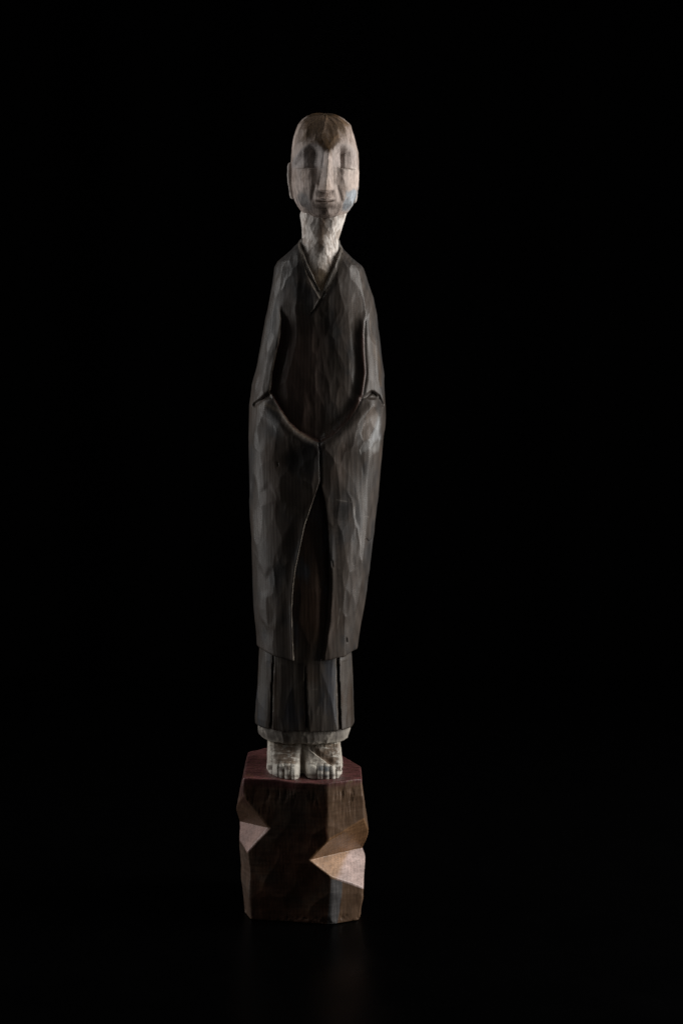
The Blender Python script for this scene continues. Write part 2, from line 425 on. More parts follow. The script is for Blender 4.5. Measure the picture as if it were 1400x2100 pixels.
# nicks and scratches
for ln in ([(560, 1028), (558, 1075)], [(586, 1032), (584, 1048)], [(697, 1248), (692, 1290)], [(690, 1025), (720, 1030)], [(739, 1058), (756, 1060)], [(726, 1040), (727, 1055)]):
    c = mixc(c, (0.15, 0.135, 0.12), front*np.exp(-(seg_dist(px, py, ln)/1.2)**2)*sstep(0.35, 0.55, nf)*0.7)
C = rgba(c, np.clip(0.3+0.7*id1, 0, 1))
fc = V[F].mean(1); fpx, fpy = pxl(fc[:, 0], fc[:, 2], np.minimum(fc[:, 1], 0)); fr_ = fc[:, 1] < 6
SL_L = [(480, 530), (569, 541), (572, 600), (573, 637), (577, 655), (574, 685), (566, 725), (558, 765), (554, 805), (570, 834), (590, 866), (611, 887), (636, 901), (655, 906), (655.5, 931), (620, 926), (592, 908), (567, 880), (548, 846), (520, 838), (480, 838)]
SL_R = [(820, 540), (745, 548), (755, 600), (759, 637), (748, 658), (746, 685), (747, 720), (750, 766), (743, 812), (730, 839), (709, 869), (689, 889), (655, 905), (655.5, 931), (690, 925), (722, 905), (748, 876), (766, 846), (784, 838), (820, 838)]
vi_ = poly_in(fpx, fpy, VIN); vo_ = poly_in(fpx, fpy, VOUT)
part = np.zeros(len(F), int)                                   # 0 robe torso
part[(fpy > 838) & (poly_in(fpx, fpy, TORSO) < 0)] = 3          # coat skirts
part[(part == 3) & (fpx > 657)] = 4
part[(poly_in(fpx, fpy, SL_L) > 0)] = 1
part[(poly_in(fpx, fpy, SL_R) > 0)] = 2
part[fr_ & (vo_ > -0.5) & (vi_ < 1.5)] = 5
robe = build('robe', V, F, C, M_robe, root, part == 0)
robe['label'] = 'dark stained robe front with a narrow V collar'
build('sleeve', V, F, C, M_robe, robe, part == 1)['label'] = 'dark sleeve with a thin painted highlight along its inner edge'
build('sleeve', V, F, C, M_robe, robe, part == 2)['label'] = 'dark sleeve scraped at the cuff, its gloss painted pale'
build('coat_panel', V, F, C, M_robe, robe, part == 3)['label'] = 'coat front panel with a pale line along its opening'
build('coat_panel', V, F, C, M_robe, robe, part == 4)['label'] = 'coat front panel with curved wood grain and cracks'
build('collar', V, F, C, M_robe, robe, part == 5)['label'] = 'folded V collar with pale edges'

# ---------- pleated skirt and inner robe
kL = prof([(955, 600), (1100, 575), (1280, 545), (1325, 533), (1342, 531.6), (1394, 529), (1440, 526), (1465, 524), (1490, 525)])
kR = prof([(955, 690), (1100, 700), (1280, 708), (1325, 718), (1342, 721), (1413, 723), (1490, 726)])
kD = prof([(955, 60), (1010, 78), (1050, 87), (1200, 88), (1340, 82), (1490, 79)])
PL = [[(560, 1345), (558, 1420), (555, 1500)], [(626, 1360), (627, 1430), (629.5, 1500)], [(692.5, 1345), (694, 1420), (697, 1500)]]
def skirt_f(x, y, v):
    f = ellip(x, y, v, (kL(v)+kR(v))/2, (kR(v)-kL(v))/2, 0.0, kD(v), kD(v), 2.3)
    px, py = pxl(x, v, -76); px, py = px[:, 0, :], py[:, 0, :]
    c = np.zeros(np.broadcast(px, py).shape)
    for i, ln in enumerate(PL):
        xl = np.interp(py, [p[1] for p in ln], [p[0] for p in ln])+0.5*np.sin(py/23.0+i)+0.2*np.sin(py/4.7+2*i)
        w = (2.0, np.interp(py, [1360, 1500], [0.9, 3.2]), 2.6)[i]
        on = sstep(1335+20*(i == 1), 1372+40*(i == 1), py)
        u = (px-xl)/w
        c = c+on*9*np.clip(1.25-np.abs(u), 0, 1)
        # the cloth rises gently away from each cut
        c = c-on*1.2*np.exp(-np.abs(px-xl-w)/9)*(px > xl)
        c = c+on*0.8*np.exp(-np.abs(px-xl+w)/7)*(px < xl)
    f = f+c[:, None, :]*sstep(-8, -28, y)
    return smax(np.maximum(f, 958-v), v-1482.5-0.02*(x-625), 2.5)
V, F = nets(skirt_f, (515, -100, 950), (735, 84, 1490), 1.75)
Nn = normals(V, F); px, py = pxl(V[:, 0], V[:, 2], np.minimum(V[:, 1], 0))
th = np.arctan2(V[:, 0]-625, -V[:, 1])*95
h1, id1 = gouge(th+30, V[:, 2], 30, 85, 23, 0.006, 0.0005, 0.20, 2.0)
pd = np.minimum.reduce([seg_dist(px, py, l) for l in PL])
hh = h1-np.median(h1)
grainn = fbm(V[:, 0]/3.0, V[:, 1]/3.0, V[:, 2]/60, 31, 3)-0.5
V = V+Nn*(np.clip(hh, -3, 3.5)*sstep(0, 10, pd)*np.where(V[:, 2] < 1345, 0.5, 0.85)+grainn*0.5)[:, None]
nb = fbm(V[:, 0]/40, V[:, 1]/40, V[:, 2]/90, 45); nf = fbm(V[:, 0]/6, V[:, 1]/6, V[:, 2]/26, 48)
c = np.tile(np.array([0.060, 0.051, 0.044]), (len(V), 1))
c = mixc(c, (0.050, 0.036, 0.027), sstep(0.45, 0.7, nb))
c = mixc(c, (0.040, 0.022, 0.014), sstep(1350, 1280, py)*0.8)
c = mixc(c, (0.045, 0.046, 0.052), sstep(0.45, 0.25, nb))
c *= (0.82+0.36*id1)[:, None]*(0.85+0.3*nf)[:, None]
edge_p = np.exp(-(np.abs(seg_dist(px, py, PL[1])-3.4)/1.1)**2)*(px < 628)*sstep(1370, 1400, py)
c = mixc(c, (0.17, 0.145, 0.12), (V[:, 1] < 0)*np.maximum(edge_p, 0.7*np.exp(-((seg_dist(px, py, PL[2])-4)/1.2)**2)*(px < 694))*sstep(0.38, 0.6, nf)*0.8)
for ln in ([(653, 1450), (651, 1466)], [(634, 1414), (660, 1414)], [(569, 1395), (568, 1425)]):
    c = mixc(c, (0.15, 0.135, 0.12), np.exp(-(seg_dist(px, py, ln)/1.1)**2)*sstep(0.35, 0.55, nf)*0.6*(V[:, 1] < 0))
C = rgba(c, 0.3+0.6*id1)
fc = V[F].mean(1); fpx, fpy = pxl(fc[:, 0], fc[:, 2], np.minimum(fc[:, 1], 0))
lines = [np.interp(fpy, [p[1] for p in l], [p[0] for p in l]) for l in PL]
part = np.where((fc[:, 1] > 4) | (fpy < 1352), 0, 1+(fpx > lines[0])+(fpx > lines[1])+(fpx > lines[2]).astype(int))
sk = build('pleated_skirt', V, F, C, M_robe, root, part == 0); sk['label'] = 'dark pleated under-robe showing below the coat'
for i in range(1, 5): build('pleat', V, F, C, M_robe, sk, part == i)

# ---------- hem band
def hem_f(x, y, v):
    wob = 1.6*np.sin(x/17.0)+1.2*np.sin(x/7.3+1)
    t = sstep(1490, 1512, v)
    f = ellip(x, y, v, 623.5-0*v, 95-5*t, 0.0, 74-4*t, 74-4*t, 2.3)
    return smax(np.maximum(f, 1474-v), v-1508.5-wob*0.6-np.interp(x, [530, 560, 690, 718], [-5, 0, 1, 3]), 3.0)
V, F = nets(hem_f, (515, -84, 1468), (732, 84, 1518), 1.2)
Nn = normals(V, F)
th = np.arctan2(V[:, 0]-623, -V[:, 1])*85
h1, id1 = gouge(th, V[:, 2]-1480, 15, 30, 61, 0.012, 0.003, 0.22, 1.6)
V = V+Nn*np.clip(h1-np.median(h1), -2.2, 2.5)[:, None]
nf = fbm(V[:, 0]/5, V[:, 1]/5, V[:, 2]/5, 68); nb = fbm(V[:, 0]/14, V[:, 1]/14, V[:, 2]/14, 62)
c = np.tile(np.array([0.19, 0.17, 0.15]), (len(V), 1))*(0.7+0.6*id1)[:, None]
c = mixc(c, (0.34, 0.31, 0.27), sstep(0.55, 0.68, nb+0.25*(nf-0.5))*0.8)
c = mixc(c, (0.36, 0.33, 0.28), sstep(1500, 1507, V[:, 2]+6*(nf-0.5))*0.7)
c = mixc(c, (0.34, 0.31, 0.27), sstep(688, 712, V[:, 0]+20*(nf-0.5))*0.7)
hb = build('hem_band', V, F, rgba(c, 0.3), M_skin, root); hb['label'] = 'pale chipped hem band below the pleated skirt'

# ---------- feet
def foot(xl, xr, fy, toes, seed, lab, fold):
    """xl/xr outer edges at the ground, fy = front outline, toes = borders between the toes"""
    cx = (xl+xr)/2
    TB = 650+920.0
    top = prof([(-112, 1556), (-100, 1551), (-90, 1546), (-78, 1541), (-70, 1532), (-58, 1512), (-46, 1494), (-36, 1482), (60, 1482)])
    tb = np.array(toes, float)
    def f(x, y, v):
        h_ = (TB-v)/75
        l_ = xl+3.0*h_-(7*sstep(-66, -52, y) if xl > 620 else 0)+5*sstep(-70, -100, y)*(1 if xl < 620 else 0.3)+ (x*0)
        r_ = xr-(9 if xl > 620 else 2.0)*h_*1.0+(6*sstep(-66, -52, y) if xl < 620 else 0)+(x*0)
        side = np.maximum(l_-x, x-r_)
        u = np.interp(x, tb, np.arange(len(tb)))
        fr = u-np.floor(np.clip(u, 0, len(tb)-1.001))
        lobe = 1-(2*np.clip(fr, 0, 1)-1)**2
        yf = np.interp(x, [p[0] for p in fy], [p[1] for p in fy])
        hgt = np.clip((TB-v)/20, 0, 1.5)
        frontp = (yf+3.5*(1-lobe)+5*np.maximum(hgt-0.35, 0))-y
        dg = np.min(np.abs(x-tb[1:-1][:, None, None, None]), axis=0)
        tz = sstep(-77, -88, y-0.45*(yf+98))
        vt = top(y)-2.5*lobe*tz+1.5*tz+7*((x-cx-(8 if xl < 620 else -8))/36)**2
        vt = vt+2.0*np.exp(-(dg/1.9)**2)*tz
        vt = vt+2.2*np.exp(-((y-yf-13)/3.0)**2)*tz               # joint of the toes
        g = smax(smax(side, frontp, 14), (vt-v)*0.75, 7)
        g = g+1.5*np.exp(-(dg/1.3)**2)*sstep(-80, -90, y)
        return smax(smax(g, v-TB-1.5, 2), y-46, 12)
    V, F = nets(f, (xl-8, -116, 1478), (xr+8, 52, TB+5), 0.95)
    Nn = normals(V, F)
    h1, id1 = gouge(V[:, 0]+seed, V[:, 2]+0.7*V[:, 1], 9, 9, seed, 0.022, 0.022, 0.2, 0.9)
    back = sstep(-96, -76, V[:, 1])
    V = V+Nn*(np.clip(h1-np.median(h1), -1.2, 1.4)*(0.35+0.65*back)+0.5*(fbm(V[:, 0]/9, V[:, 1]/3, V[:, 2]/2.5, seed, 2)-0.5))[:, None]
    px, py = pxl(V[:, 0], V[:, 2], V[:, 1])
    fy_ = np.interp(px, [634, 655, 680, 698], [1537, 1553, 1570, 1580])-py       # above the fold line
    if fold:
        st = sstep(-1, 1.5, fy_)*sstep(16, 3, fy_)*sstep(632, 640, px)*(V[:, 1] < -20)
        V = V-Nn*(3.2*st)[:, None]
    nf = fbm(V[:, 0]/9, V[:, 1]/4, V[:, 2]/3, seed+3); nb = fbm(V[:, 0]/13, V[:, 1]/13, V[:, 2]/13, seed+5)
    c = np.tile(np.array([0.56, 0.525, 0.465]), (len(V), 1))
    u = np.interp(V[:, 0], tb, np.arange(len(tb))); fr = u-np.floor(u)
    # the limewash is rubbed through to dark wood on the instep and on top of each toe
    inner = sstep(cx-30, cx-5, V[:, 0])*sstep(xr-4, xr-14, V[:, 0]) if xl < 620 else sstep(cx-6, cx+4, V[:, 0])*sstep(xr-2, xr-12, V[:, 0])
    c = mixc(c, (0.16, 0.11, 0.075), sstep(0.36, 0.50, nf*0.65+nb*0.35)*(0.45+0.55*inner)*sstep(1569, 1565, py)*0.9)
    toe = (1-(2*fr-1)**2)**1.0*sstep(-70, -80, V[:, 1])
    ti = np.floor(np.clip(u, 0, 4.99)); rz = (hsh(ti, ti*0, ti*0, seed)-0.5)*5
    spots = np.maximum(sstep(7.5, 3, np.abs(py-1575-rz))*(hsh(ti, ti*0+1, ti*0, seed) > 0.25), sstep(4.2, 1.2, np.abs(py-1590-0.6*rz))*0.6)*sstep(0, 3, np.interp(V[:, 0], [p[0] for p in fy], [p[1] for p in fy])+40-V[:, 1])
    pale = sstep(0.15, 0.5, 1-(2*fr-1)**2+0.8*(nf-0.5))*spots*sstep(0.15, 0.4, nb+0.6*(nf-0.5))
    c = mixc(c, (0.11, 0.085, 0.068), pale*0.95)
    if fold: c = mixc(c, (0.15, 0.095, 0.06), sstep(0, 2, fy_)*sstep(24, 12, fy_)*sstep(640, 650, px)*sstep(690, 676, px)*0.8)
    if fold: c = mixc(c, (0.13, 0.15, 0.165), pale*np.exp(-((V[:, 0]-668)/14)**2)*0.9)
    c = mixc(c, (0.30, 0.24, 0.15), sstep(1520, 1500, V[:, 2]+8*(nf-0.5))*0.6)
    C = rgba(c, 0.2)
    fc = V[F].mean(1); k = np.clip(np.floor(np.interp(fc[:, 0], tb, np.arange(len(tb)))), 0, 4).astype(int)
    yf = np.interp(fc[:, 0], [p[0] for p in fy], [p[1] for p in fy])
    istoe = (fc[:, 1] < yf+24) & (fc[:, 2] > 1535)
    o = build('foot', V, F, C, M_skin, root, ~istoe); o['label'] = lab
    for i in range(5): build('toe', V, F, C, M_skin, o, istoe & (k == i))
foot(548, 617, [(544, -10), (550, -48), (556, -66), (572, -87), (590, -99), (606, -105), (616, -101)], [549, 562, 574.5, 586, 598.5, 616], 71, 'bare foot whose big toe points straight ahead, limewash rubbed', False)
foot(627, 702, [(625, -86), (635, -95), (650, -101), (664, -104), (686, -100), (694, -92), (699, -76), (704, -40)], [627, 651.5, 664.5, 677, 688.5, 702], 83, 'bare foot with a diagonal fold and bluish toes', True)

# ---------- neck
nL = prof([(425, 620), (442, 615), (470, 617), (490, 618), (510, 617), (540, 614), (620, 612)])
nR = prof([(425, 716), (442, 711.5), (467, 702.5), (490, 695), (510, 697), (540, 700), (620, 702)])
nD = prof([(425, 34), (445, 38), (480, 43), (510, 53), (540, 62), (570, 68), (600, 71), (620, 72)])
def neck_f(x, y, v):
    f = ellip(x, y, v, (nL(v)+nR(v))/2, (nR(v)-nL(v))/2-1.6, 0.0, nD(v), 44-0*v, 2.1)
    px, py = pxl(x, v, -46)
    return smax(np.maximum(f, 424-v), v-615, 2)
V, F = nets(neck_f, (605, -72, 420), (722, 52, 620), 1.2)
Nn = normals(V, F)
th = np.arctan2(V[:, 0]-658, -V[:, 1])*42
h1, id1 = gouge(th, V[:, 2], 13, 19, 97, 0.016, 0.005, 0.62, 1.6)
V = V+Nn*(np.clip(h1-np.median(h1), -2.2, 2.4)+0.5*(fbm(V[:, 0]/4, V[:, 1]/4, V[:, 2]/4, 9, 3)-0.5))[:, None]
px, py = pxl(V[:, 0], V[:, 2], np.minimum(V[:, 1], 0))
nf = fbm(V[:, 0]/4, V[:, 1]/4, V[:, 2]/9, 99); nb = fbm(V[:, 0]/12, V[:, 1]/12, V[:, 2]/20, 92)
c = np.tile(np.array([0.56, 0.515, 0.48]), (len(V), 1))*(0.82+0.3*id1)[:, None]
c = mixc(c, (0.20, 0.155, 0.125), sstep(0.47, 0.62, nb+0.5*(nf-0.5))*0.7)
c = mixc(c, (0.15, 0.11, 0.085), np.exp(-(seg_dist(px, py, [(664, 452), (661, 480), (655, 512)])/8.5)**2)*(1.0+1.2*(nf-0.4)))  # unlit front of the neck painted as a dark streak
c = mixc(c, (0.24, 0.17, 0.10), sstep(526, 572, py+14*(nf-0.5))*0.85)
c *= (0.62+0.76*fbm(V[:, 0]/2.2, V[:, 1]/2.2, V[:, 2]/6, 153, 3))[:, None]*1.02
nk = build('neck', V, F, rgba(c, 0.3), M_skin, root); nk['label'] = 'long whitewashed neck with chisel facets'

# ---------- head
hL = prof([(232.5, 658), (234.5, 642), (239.5, 629), (246, 620), (256, 611), (268, 606), (281, 602.5), (305, 599.5), (331, 597.5), (360, 597), (388, 599), (406, 603), (422, 610), (436, 620), (446, 634), (453, 655)])
hR = prof([(232.5, 664), (234.5, 682), (237.5, 692), (246, 706), (258, 718.5), (278, 725.7), (295, 730), (310, 733), (335, 735.5), (356, 736), (388, 733.5), (406, 729.5), (422, 723), (436, 711), (446, 697), (453, 676)])
hF = prof([(232.5, 2), (236, 8), (240, 18), (246, 31), (255, 43), (270, 57), (295, 68), (315, 71), (350, 71), (390, 71), (415, 69), (432, 65), (444, 58), (453, 46)])
hB = prof([(232.5, 4), (236, 26), (245, 46), (262, 64), (290, 76), (330, 80), (370, 72), (410, 52), (453, 24)])
BROW_L = prof([(597, 336), (602, 326), (607, 318), (617, 306), (628, 298), (636, 295), (648, 295.5), (656, 298.5), (664, 306), (672, 322)])
BROW_R = prof([(675, 319), (679, 311), (683, 306), (690, 299), (697, 296), (706, 295), (715, 297.5), (727, 306), (737, 318)])
S_L = prof([(598, 0.8), (606, 1.6), (622, 3.2), (632, 6.5), (641, 12), (649, 9.5), (658, 3.5), (668, 0.5), (673, 0)])
S_R = prof([(674, 0), (678, 2), (684, 3), (691, 9), (698, 12), (706, 8), (718, 4), (732, 2)])
def face(px, py):
    o = np.zeros(np.broadcast(px, py).shape)
    left = px < 673.5
    yb = np.where(left, BROW_L(px), BROW_R(px)); sd = np.where(left, S_L(px), S_R(px))
    into = sstep(-6, 19, py-yb)
    up = np.clip((py-yb)/40, 0, 1)
    d = sd*into*np.where(py < 341.5, 0.75+0.25*np.sin(up*3.1), 1)
    below = sstep(339.5, 344.5, py-np.where(left, 0, 0.05*(px-690)))
    inner = np.exp(-((np.abs(px-670)-19)/8)**2)
    d = d*(1-below)+below*sd*np.exp(-np.maximum(py-342, 0)/14)*(0.30+0.35*inner)
    o -= d*1.6
    slit = np.where(left, sstep(604, 634, px)*sstep(655, 645, px), sstep(686, 692, px)*sstep(736, 704, px))
    o -= 2.2*np.exp(-((py-342.0-np.where(left, 0.0, 0.05*(px-690)))/1.7)**2)*slit
    # nose
    t = np.clip((py-306)/(392-306), 0, 1.05)
    xn = 674.5-6.5*t; w = 7.5+8.5*t**0.9; hgt = 6+21*t
    a = np.abs(px-xn)
    prof_n = np.maximum(0, 1-a/w); prof_n = prof_n*(1+0.12*(1-prof_n))
    endv = 393.5-0.30*a
    o += hgt*prof_n*sstep(300, 316, py)*(1-sstep(endv-2.5, endv+2.5, py))
    for sx, wx in ((-1, 651.5), (1, 685.5)):
        o += 3.0*np.exp(-((px-wx)/5.5)**2-((py-384)/7.5)**2)
    # folds beside the mouth, cheeks
    o -= 2.2*np.exp(-(seg_dist(px, py, [(646, 382), (642, 394), (641, 406)])/4.5)**2)
    o -= 2.2*np.exp(-(seg_dist(px, py, [(690, 382), (695, 394), (698, 408)])/4.5)**2)
    o += 2.5*np.exp(-((px-622)/16)**2-((py-366)/18)**2)+2.0*np.exp(-((px-714)/14)**2-((py-366)/18)**2)
    # jaw drawn in towards a small chin
    o -= 13*sstep(412, 450, py)*np.clip((np.abs(px-665)-12)/34, 0, 1)
    # mouth
    o += 4.5*np.exp(-((px-666)/20)**2-((py-411)/19)**2)
    ml = np.interp(px, [642, 650, 658, 666, 674, 682, 690], [410, 411.3, 412.6, 413.6, 412.4, 411, 409.6])
    mm = sstep(643, 659, px)*sstep(689, 675, px)
    o -= 4.0*np.exp(-((py-ml)/1.8)**2)*mm
    o += 2.8*np.exp(-((py-ml+5)/3.4)**2)*mm+2.4*np.exp(-((py-ml-5)/3.4)**2)*sstep(642, 660, px)*sstep(690, 673, px)
    o -= 3.0*np.exp(-((px-666)/16)**2-((py-426)/3.5)**2)
    o += 4.0*np.exp(-((px-666)/14)**2-((py-438)/9)**2)
    return o
def head_f(x, y, v):
    l_, r_ = hL(v), hR(v)
    cy = -10*sstep(400, 450, v)
    f = ellip(x, y, v, (l_+r_)/2, np.maximum((r_-l_)/2, 1), cy, hF(v)+cy, hB(v)-cy, 2.15)
    px, py = pxl(x, v, -76)
    f = f-face(px[:, 0, :], py[:, 0, :])[:, None, :]*sstep(-14, -38, y)
    return smax(np.maximum(f, 233.2-v), v-454.5+0.20*(y+70), 4)
V, F = nets(head_f, (585, -108, 226), (748, 90, 462), 1.15)
Nn = normals(V, F); px, py = pxl(V[:, 0], V[:, 2], np.minimum(V[:, 1], 0))
th = np.arctan2(V[:, 0]-667, -V[:, 1])*68
h1, id1 = gouge(th+9, V[:, 2], 21, 30, 131, 0.0090, 0.0022, 0.34, 1.8)
h2, id2 = gouge(th, V[:, 2], 9, 13, 137, 0.016, 0.007, 0.3, 0.8)
fr = V[:, 1] < -15
feat = np.maximum.reduce([np.exp(-((px-670)/15)**2)*sstep(300, 318, py)*sstep(440, 400, py), np.exp(-((py-342)/4)**2), np.exp(-(seg_dist(px, py, [(645, 411), (688, 411)])/9)**2), np.exp(-(np.where(px < 673, py-BROW_L(px), py-BROW_R(px))/7)**2)*(py < 340)])*fr
calm = 1-0.9*feat
disp = (np.clip(h1-np.median(h1), -2.4, 2.6)*0.95*np.where(fr & (py > 296), 0.8, 1)+0.45*np.clip(h2-np.median(h2), -1, 1.2))*calm
V = V+Nn*(disp+0.45*(fbm(V[:, 0]/3, V[:, 1]/3, V[:, 2]/10, 141, 3)-0.5))[:, None]
nf = fbm(V[:, 0]/4, V[:, 1]/4, V[:, 2]/12, 149); nb = fbm(V[:, 0]/16, V[:, 1]/16, V[:, 2]/26, 142)
c = np.tile(np.array([0.41, 0.338, 0.302]), (len(V), 1))*(0.86+0.24*id1)[:, None]
c = mixc(c, (0.20, 0.145, 0.115), sstep(0.46, 0.66, nb+0.45*(nf-0.5))*0.65)
FH = [(622, 225), (627, 255), (624, 270), (617, 292), (634, 287), (650, 296), (660, 298), (674, 313), (688, 296), (693, 280), (708, 270), (711, 250), (706, 225)]
hair = sstep(-9, 9, poly_in(px, py, FH)+10*(nf-0.5)+9*(id2-0.5))*fr
hair = np.maximum(hair, (V[:, 2] < 252)*sstep(700, 690, px)*sstep(626, 636, px))
c = mixc(c, (0.105, 0.064, 0.033), hair*(0.62+0.38*id2))
c = mixc(c, (0.055, 0.036, 0.02), hair*sstep(300, 245, py+14*(nf-0.5))*0.75)
c = mixc(c, (0.17, 0.10, 0.05), hair*sstep(0.5, 0.66, nb)*0.5)
c = mixc(c, (0.19, 0.13, 0.09), fr*sstep(300, 270, py+16*(nf-0.5))*sstep(606, 622, px)*sstep(726, 712, px)*0.4)
BL = [(612, 398), (622, 392), (633, 402), (645, 430), (648, 444), (630, 436), (606, 412)]
BR = [(709, 394), (732, 388), (735, 400), (724, 424), (708, 437), (702, 430)]
c = mixc(c, (0.085, 0.083, 0.086), sstep(-8, 8, poly_in(px, py, BL)+12*(nf-0.5)+7*(id2-0.5))*fr*0.8)
c = mixc(c, np.array([0.21, 0.25, 0.285])[None]*(0.55+0.9*id2)[:, None], sstep(-4, 4, poly_in(px, py, BR)+8*(nf-0.5)+6*(id1-0.5))*0.8)
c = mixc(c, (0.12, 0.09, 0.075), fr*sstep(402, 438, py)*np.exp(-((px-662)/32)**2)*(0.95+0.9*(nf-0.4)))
c = mixc(c, (0.20, 0.15, 0.115), fr*np.exp(-(seg_dist(px, py, [(673, 330), (668, 388)])/3.0)**2)*0.6)
c = mixc(c, (0.50, 0.45, 0.41), np.exp(-((py-347)/4)**2)*((px > 690) & (px < 730))*fr*0.5)
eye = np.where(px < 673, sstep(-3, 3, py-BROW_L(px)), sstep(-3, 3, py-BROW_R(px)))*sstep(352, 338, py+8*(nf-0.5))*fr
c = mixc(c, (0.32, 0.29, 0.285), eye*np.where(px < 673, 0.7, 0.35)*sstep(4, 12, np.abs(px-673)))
lip = np.exp(-((py-414.5)/1.6)**2)*sstep(646, 652, px)*sstep(686, 680, px)*fr
c = mixc(c, (0.13, 0.10, 0.085), fr*np.exp(-((px-664)/15)**2-((py-422)/4.5)**2)*0.6)  # shade under the lower lip painted into the colour
c *= (0.62+0.76*fbm(V[:, 0]/2.2, V[:, 1]/2.2, V[:, 2]/7, 151, 3))[:, None]*1.04
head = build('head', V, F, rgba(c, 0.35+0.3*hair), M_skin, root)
head['label'] = 'narrow shaven head with closed eyes and brown forehead'
# ears: flat shells set against the skull
def ear(cx, cy, cv, hw, hd, hh_, side, seed):
    def f(x, y, v):
        yy = y-cy-(v-cv)*0.10
        t = np.clip((v-cv)/hh_, -1, 1)
        hdv = hd*(1-0.35*np.maximum(t, 0)); 
        r = ((np.abs(yy)/hdv)**2.4+(np.abs(v-cv)/hh_)**2.6)**(1/2.4)
        f0 = smax((r-1)*hd*0.8, np.abs(x-cx-side*3.5*np.abs(yy)/hd+2*side*t)-hw, 3.5)
        conch = 3.2*np.exp(-((yy)/(hd*0.5))**2-((v-cv+3)/(hh_*0.55))**2)
        return f0+conch*(((x-cx)*side) > 0)
    V, F = nets(f, (cx-18, cy-hd-12, cv-hh_-6), (cx+18, cy+hd+14, cv+hh_+6), 1.1)
    Nn = normals(V, F)
    h1, id1 = gouge(V[:, 1], V[:, 2], 9, 16, seed, 0.02, 0.005, 0.2, 0.8)
    V = V+Nn*np.clip(h1-np.median(h1), -1, 1.2)[:, None]
    nf = fbm(V[:, 0]/5, V[:, 1]/5, V[:, 2]/8, seed)
    c = np.tile(np.array([0.58, 0.52, 0.48]), (len(V), 1))*(0.75+0.5*nf)[:, None]
    build('ear', V, F, rgba(c, 0.3), M_skin, head)
ear(598.0, 8, 370, 5.0, 19, 37, -1, 151)
ear(728.5, 20, 381, 3.2, 18, 34, 1, 157)

# ---------- base block
def W(px, py, y):
    k = (D+y)/D; return np.array([700+(px-700)*k, y, HOR+(py-HOR)*k])
CEN = np.array([620.0, 0.0, 1715.0])
def plane(a, b, c, away=CEN):
    a, b, c = (np.array(p, float) for p in (a, b, c)); n = np.cross(b-a, c-a); n /= np.linalg.norm(n)
    if np.dot(n, away-a) > 0: n = -n
    return n, a
PLN = [plane((512, -101, 1570), (640, -124, 1570), (562, -98, 1854)),
       plane((684, -122, 1570), (738, -97, 1570), (684, -117.5, 1854)),
       plane((500, -92, 1575), (484, -30, 1650), (508, -56, 1854)),
       plane((503, 0, 1576), (487, 0, 1650), (487, 60, 1650)), plane((487, 0, 1650), (506, 0, 1854), (506, 60, 1854)),
       plane((739, 0, 1570), (753, 0, 1695), (753, 60, 1695)), plane((753, 0, 1695), (738, 0, 1854), (738, 60, 1854)),
       plane((501, 100, 1570), (536, 138, 1570), (510, 100, 1854)), plane((536, 138, 1570), (700, 95, 1570), (540, 120, 1854)),
       plane((700, 95, 1570), (741, 0, 1570), (704, 90, 1854))]
# V-shaped axe cuts
A = W(634, 1763, -119.5); Vv = W(749, 1737, 5); U1 = W(716, 1699, -106); L1 = W(684, 1798, -117)
A2 = W(552, 1698, -106); V2 = W(489.5, 1684, 0); U2 = W(520, 1662, -97); L2 = W(506, 1738, -84)
def yplane(a, b, c, x, v):
    n = np.cross(b-a, c-a); return a[1]-(n[0]*(x-a[0])+n[2]*(v-a[2]))/n[1]
def cuts(x, y, v):
    r1 = np.maximum(y-yplane(A, Vv, U1, x, v), y-yplane(A, Vv, L1, x, v))*0.6
    r2 = np.maximum(y-yplane(A2, V2, U2, x, v), y-yplane(A2, V2, L2, x, v))*0.6
    return r1, r2
def base_f(x, y, v):
    x0, y0, v0 = x, y, v
    x = x+1.5*np.sin(v/31.0+y/60)+0.5*np.sin(v/10.5+1)
    y = y+1.0*np.sin(x0/37.0+v/57.0)+0.3*np.sin(x0/9.5-v/14.0)
    v = v+1.2*np.sin(x0/29.0+2)+0.5*np.sin(x0/8.0+y0/15.0)
    f = 1570.5-v+0.012*(x-620)
    for n, p in PLN:
        f = smax(f, n[0]*(x-p[0])+n[1]*(y-p[1])+n[2]*(v-p[2]), 3.0)
    x, y, v = 0.5*(x+x0), 0.5*(y+y0), 0.5*(v+v0)
    r1, r2 = cuts(x, y, v)
    f = smax(f, -r1, 1.5); f = smax(f, -r2, 1.5)
    return np.maximum(f, v0-FLOOR+0.3)
V, F = nets(base_f, (478, -134, 1560), (764, 146, 1860), 1.6)
Nn = normals(V, F); V0 = V.copy()
r1, r2 = cuts(V[:, 0], V[:, 1], V[:, 2])
nz = Nn[:, 2]
px, py = pxl(V[:, 0], V[:, 2], V[:, 1])
n1 = fbm(V[:, 0]/55, V[:, 1]/55, V[:, 2]/55, 161, 3)-0.5
saw = fbm(V[:, 0]/70, V[:, 1]/70, V[:, 2]/3.2+V[:, 0]/90, 162, 2)-0.5
n2 = fbm(V[:, 0]/3, V[:, 1]/3, V[:, 2]/14, 163, 3)-0.5
th = np.arctan2(V[:, 0]-620, -V[:, 1])*120
h1, id1 = gouge(th+11, V[:, 2], 58, 62, 167, 0.0028, 0.002, 0.14, 2.2)
incut = sstep(2.5, 0.5, np.minimum(np.abs(r1), np.abs(r2)))*(V[:, 1] < 30)
topm = sstep(-0.75, -0.92, nz)*sstep(1590, 1578, V[:, 2])
amp = (1-0.8*incut)*(1-0.8*topm)
disp = (np.clip(h1-np.median(h1), -3, 3.2)*0.5)*amp+n1*4.0*amp+n2*0.5+saw*0.5*amp
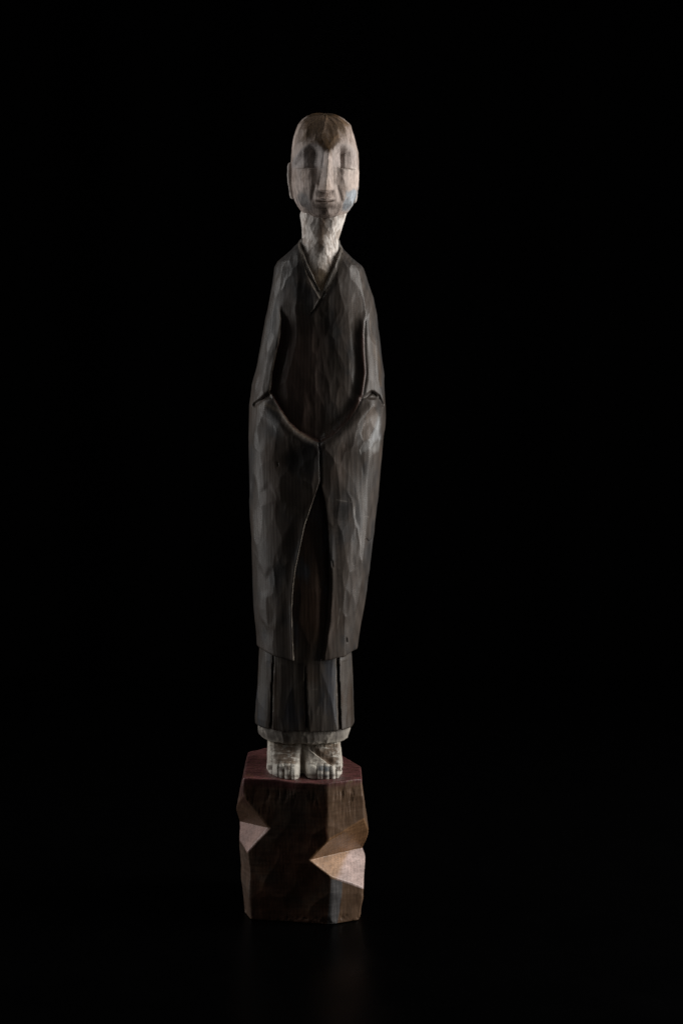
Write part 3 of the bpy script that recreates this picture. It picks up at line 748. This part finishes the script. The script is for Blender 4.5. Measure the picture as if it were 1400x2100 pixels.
# splintered chips along the top and bottom rims
tear = np.maximum(0, fbm(V[:, 0]/7, V[:, 1]/7, V[:, 2]/40, 171, 3)-0.55)*sstep(1578, 1600, V[:, 2])*sstep(1660, 1600, V[:, 2])
tear2 = np.maximum(0, fbm(V[:, 0]/9, V[:, 1]/9, V[:, 2]/9, 173, 3)-0.5)*sstep(1835, 1852, V[:, 2])
disp -= 7*tear*amp+10*tear2
keep = V[:, 2] > FLOOR-1.5
V = V+Nn*disp[:, None]
V[:, 2] = np.where(keep, V0[:, 2], np.minimum(V[:, 2], FLOOR-0.4))
nb = fbm(V[:, 0]/50, V[:, 1]/50, V[:, 2]/40, 175); nf = fbm(V[:, 0]/14, V[:, 1]/14, V[:, 2]/4, 178)
c = np.tile(np.array([0.080, 0.038, 0.020]), (len(V), 1))
c = mixc(c, (0.062, 0.040, 0.027), sstep(0.45, 0.65, nb))
c = mixc(c, (0.092, 0.042, 0.024), sstep(0.48, 0.34, nb))
right_f = sstep(0.12, 0.35, Nn[:, 0])  # side faces painted lighter than the front, as the softboxes light them
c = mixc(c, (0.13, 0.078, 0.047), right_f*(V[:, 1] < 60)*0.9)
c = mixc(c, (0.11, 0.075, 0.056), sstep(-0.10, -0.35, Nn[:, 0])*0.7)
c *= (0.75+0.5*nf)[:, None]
# grey primer strip on the lower corner
GS = [(679, 1803), (702, 1805), (699, 1850), (692, 1893), (684, 1900), (670, 1898), (675, 1850)]
c = mixc(c, (0.105, 0.103, 0.105), sstep(-1.5, 1.5, poly_in(px, py, GS)+4*(nf-0.5))*(V[:, 1] < -60)*0.95)
# fresh wood inside the cuts; lit lower walls painted paler, shaded upper walls darker
up1 = (yplane(A, Vv, U1, V0[:, 0], V0[:, 2]) < yplane(A, Vv, L1, V0[:, 0], V0[:, 2]))
up2 = (yplane(A2, V2, U2, V0[:, 0], V0[:, 2]) < yplane(A2, V2, L2, V0[:, 0], V0[:, 2]))
m1 = sstep(4.0, 2.2, np.abs(r1))*(V0[:, 1] < 30)*(px > 625); m2 = sstep(4.0, 2.2, np.abs(r2))*(V0[:, 1] < 30)*(px < 560)
c = mixc(c, np.array([0.25, 0.135, 0.065])[None]*(0.6+0.8*nf)[:, None], m1*up1*0.9)
pk = sstep(696, 712, px+0.4*(py-1770)+14*(nf-0.5))
low = np.array([0.44, 0.27, 0.165])[None]*(1-pk[:, None])+np.array([0.52, 0.39, 0.355])[None]*pk[:, None]
t_ = (m1*(~up1))[:, None]; c = c*(1-t_)+low*(0.45+0.8*nf)[:, None]*t_
c = mixc(c, (0.12, 0.068, 0.042), m2*up2*0.9)
t_ = (m2*(~up2))[:, None]; c = c*(1-t_)+np.array([0.30, 0.195, 0.17])[None]*(0.8+0.4*nf)[:, None]*t_
# red wash brushed round the feet
red = np.maximum(topm, sstep(1590, 1572, V[:, 2]+16*(n1)))*sstep(0.0, 1.0, 1.0)
red = np.maximum(red, 0.75*sstep(1640, 1590, V[:, 2]+30*n1)*sstep(-0.25, -0.5, Nn[:, 0]))
c = mixc(c, np.array([0.095, 0.034, 0.034])[None]*(0.0+2.0*fbm(V[:, 0]/14, V[:, 1]/5, V[:, 2]/12, 181))[:, None], red*0.95*sstep(0.28, 0.42, fbm(V[:, 0]/9, V[:, 1]/4, V[:, 2]/9, 185)))
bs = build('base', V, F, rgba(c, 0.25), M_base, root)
bs['label'] = 'rough reddish wooden block with pale axe cuts and red washed top'
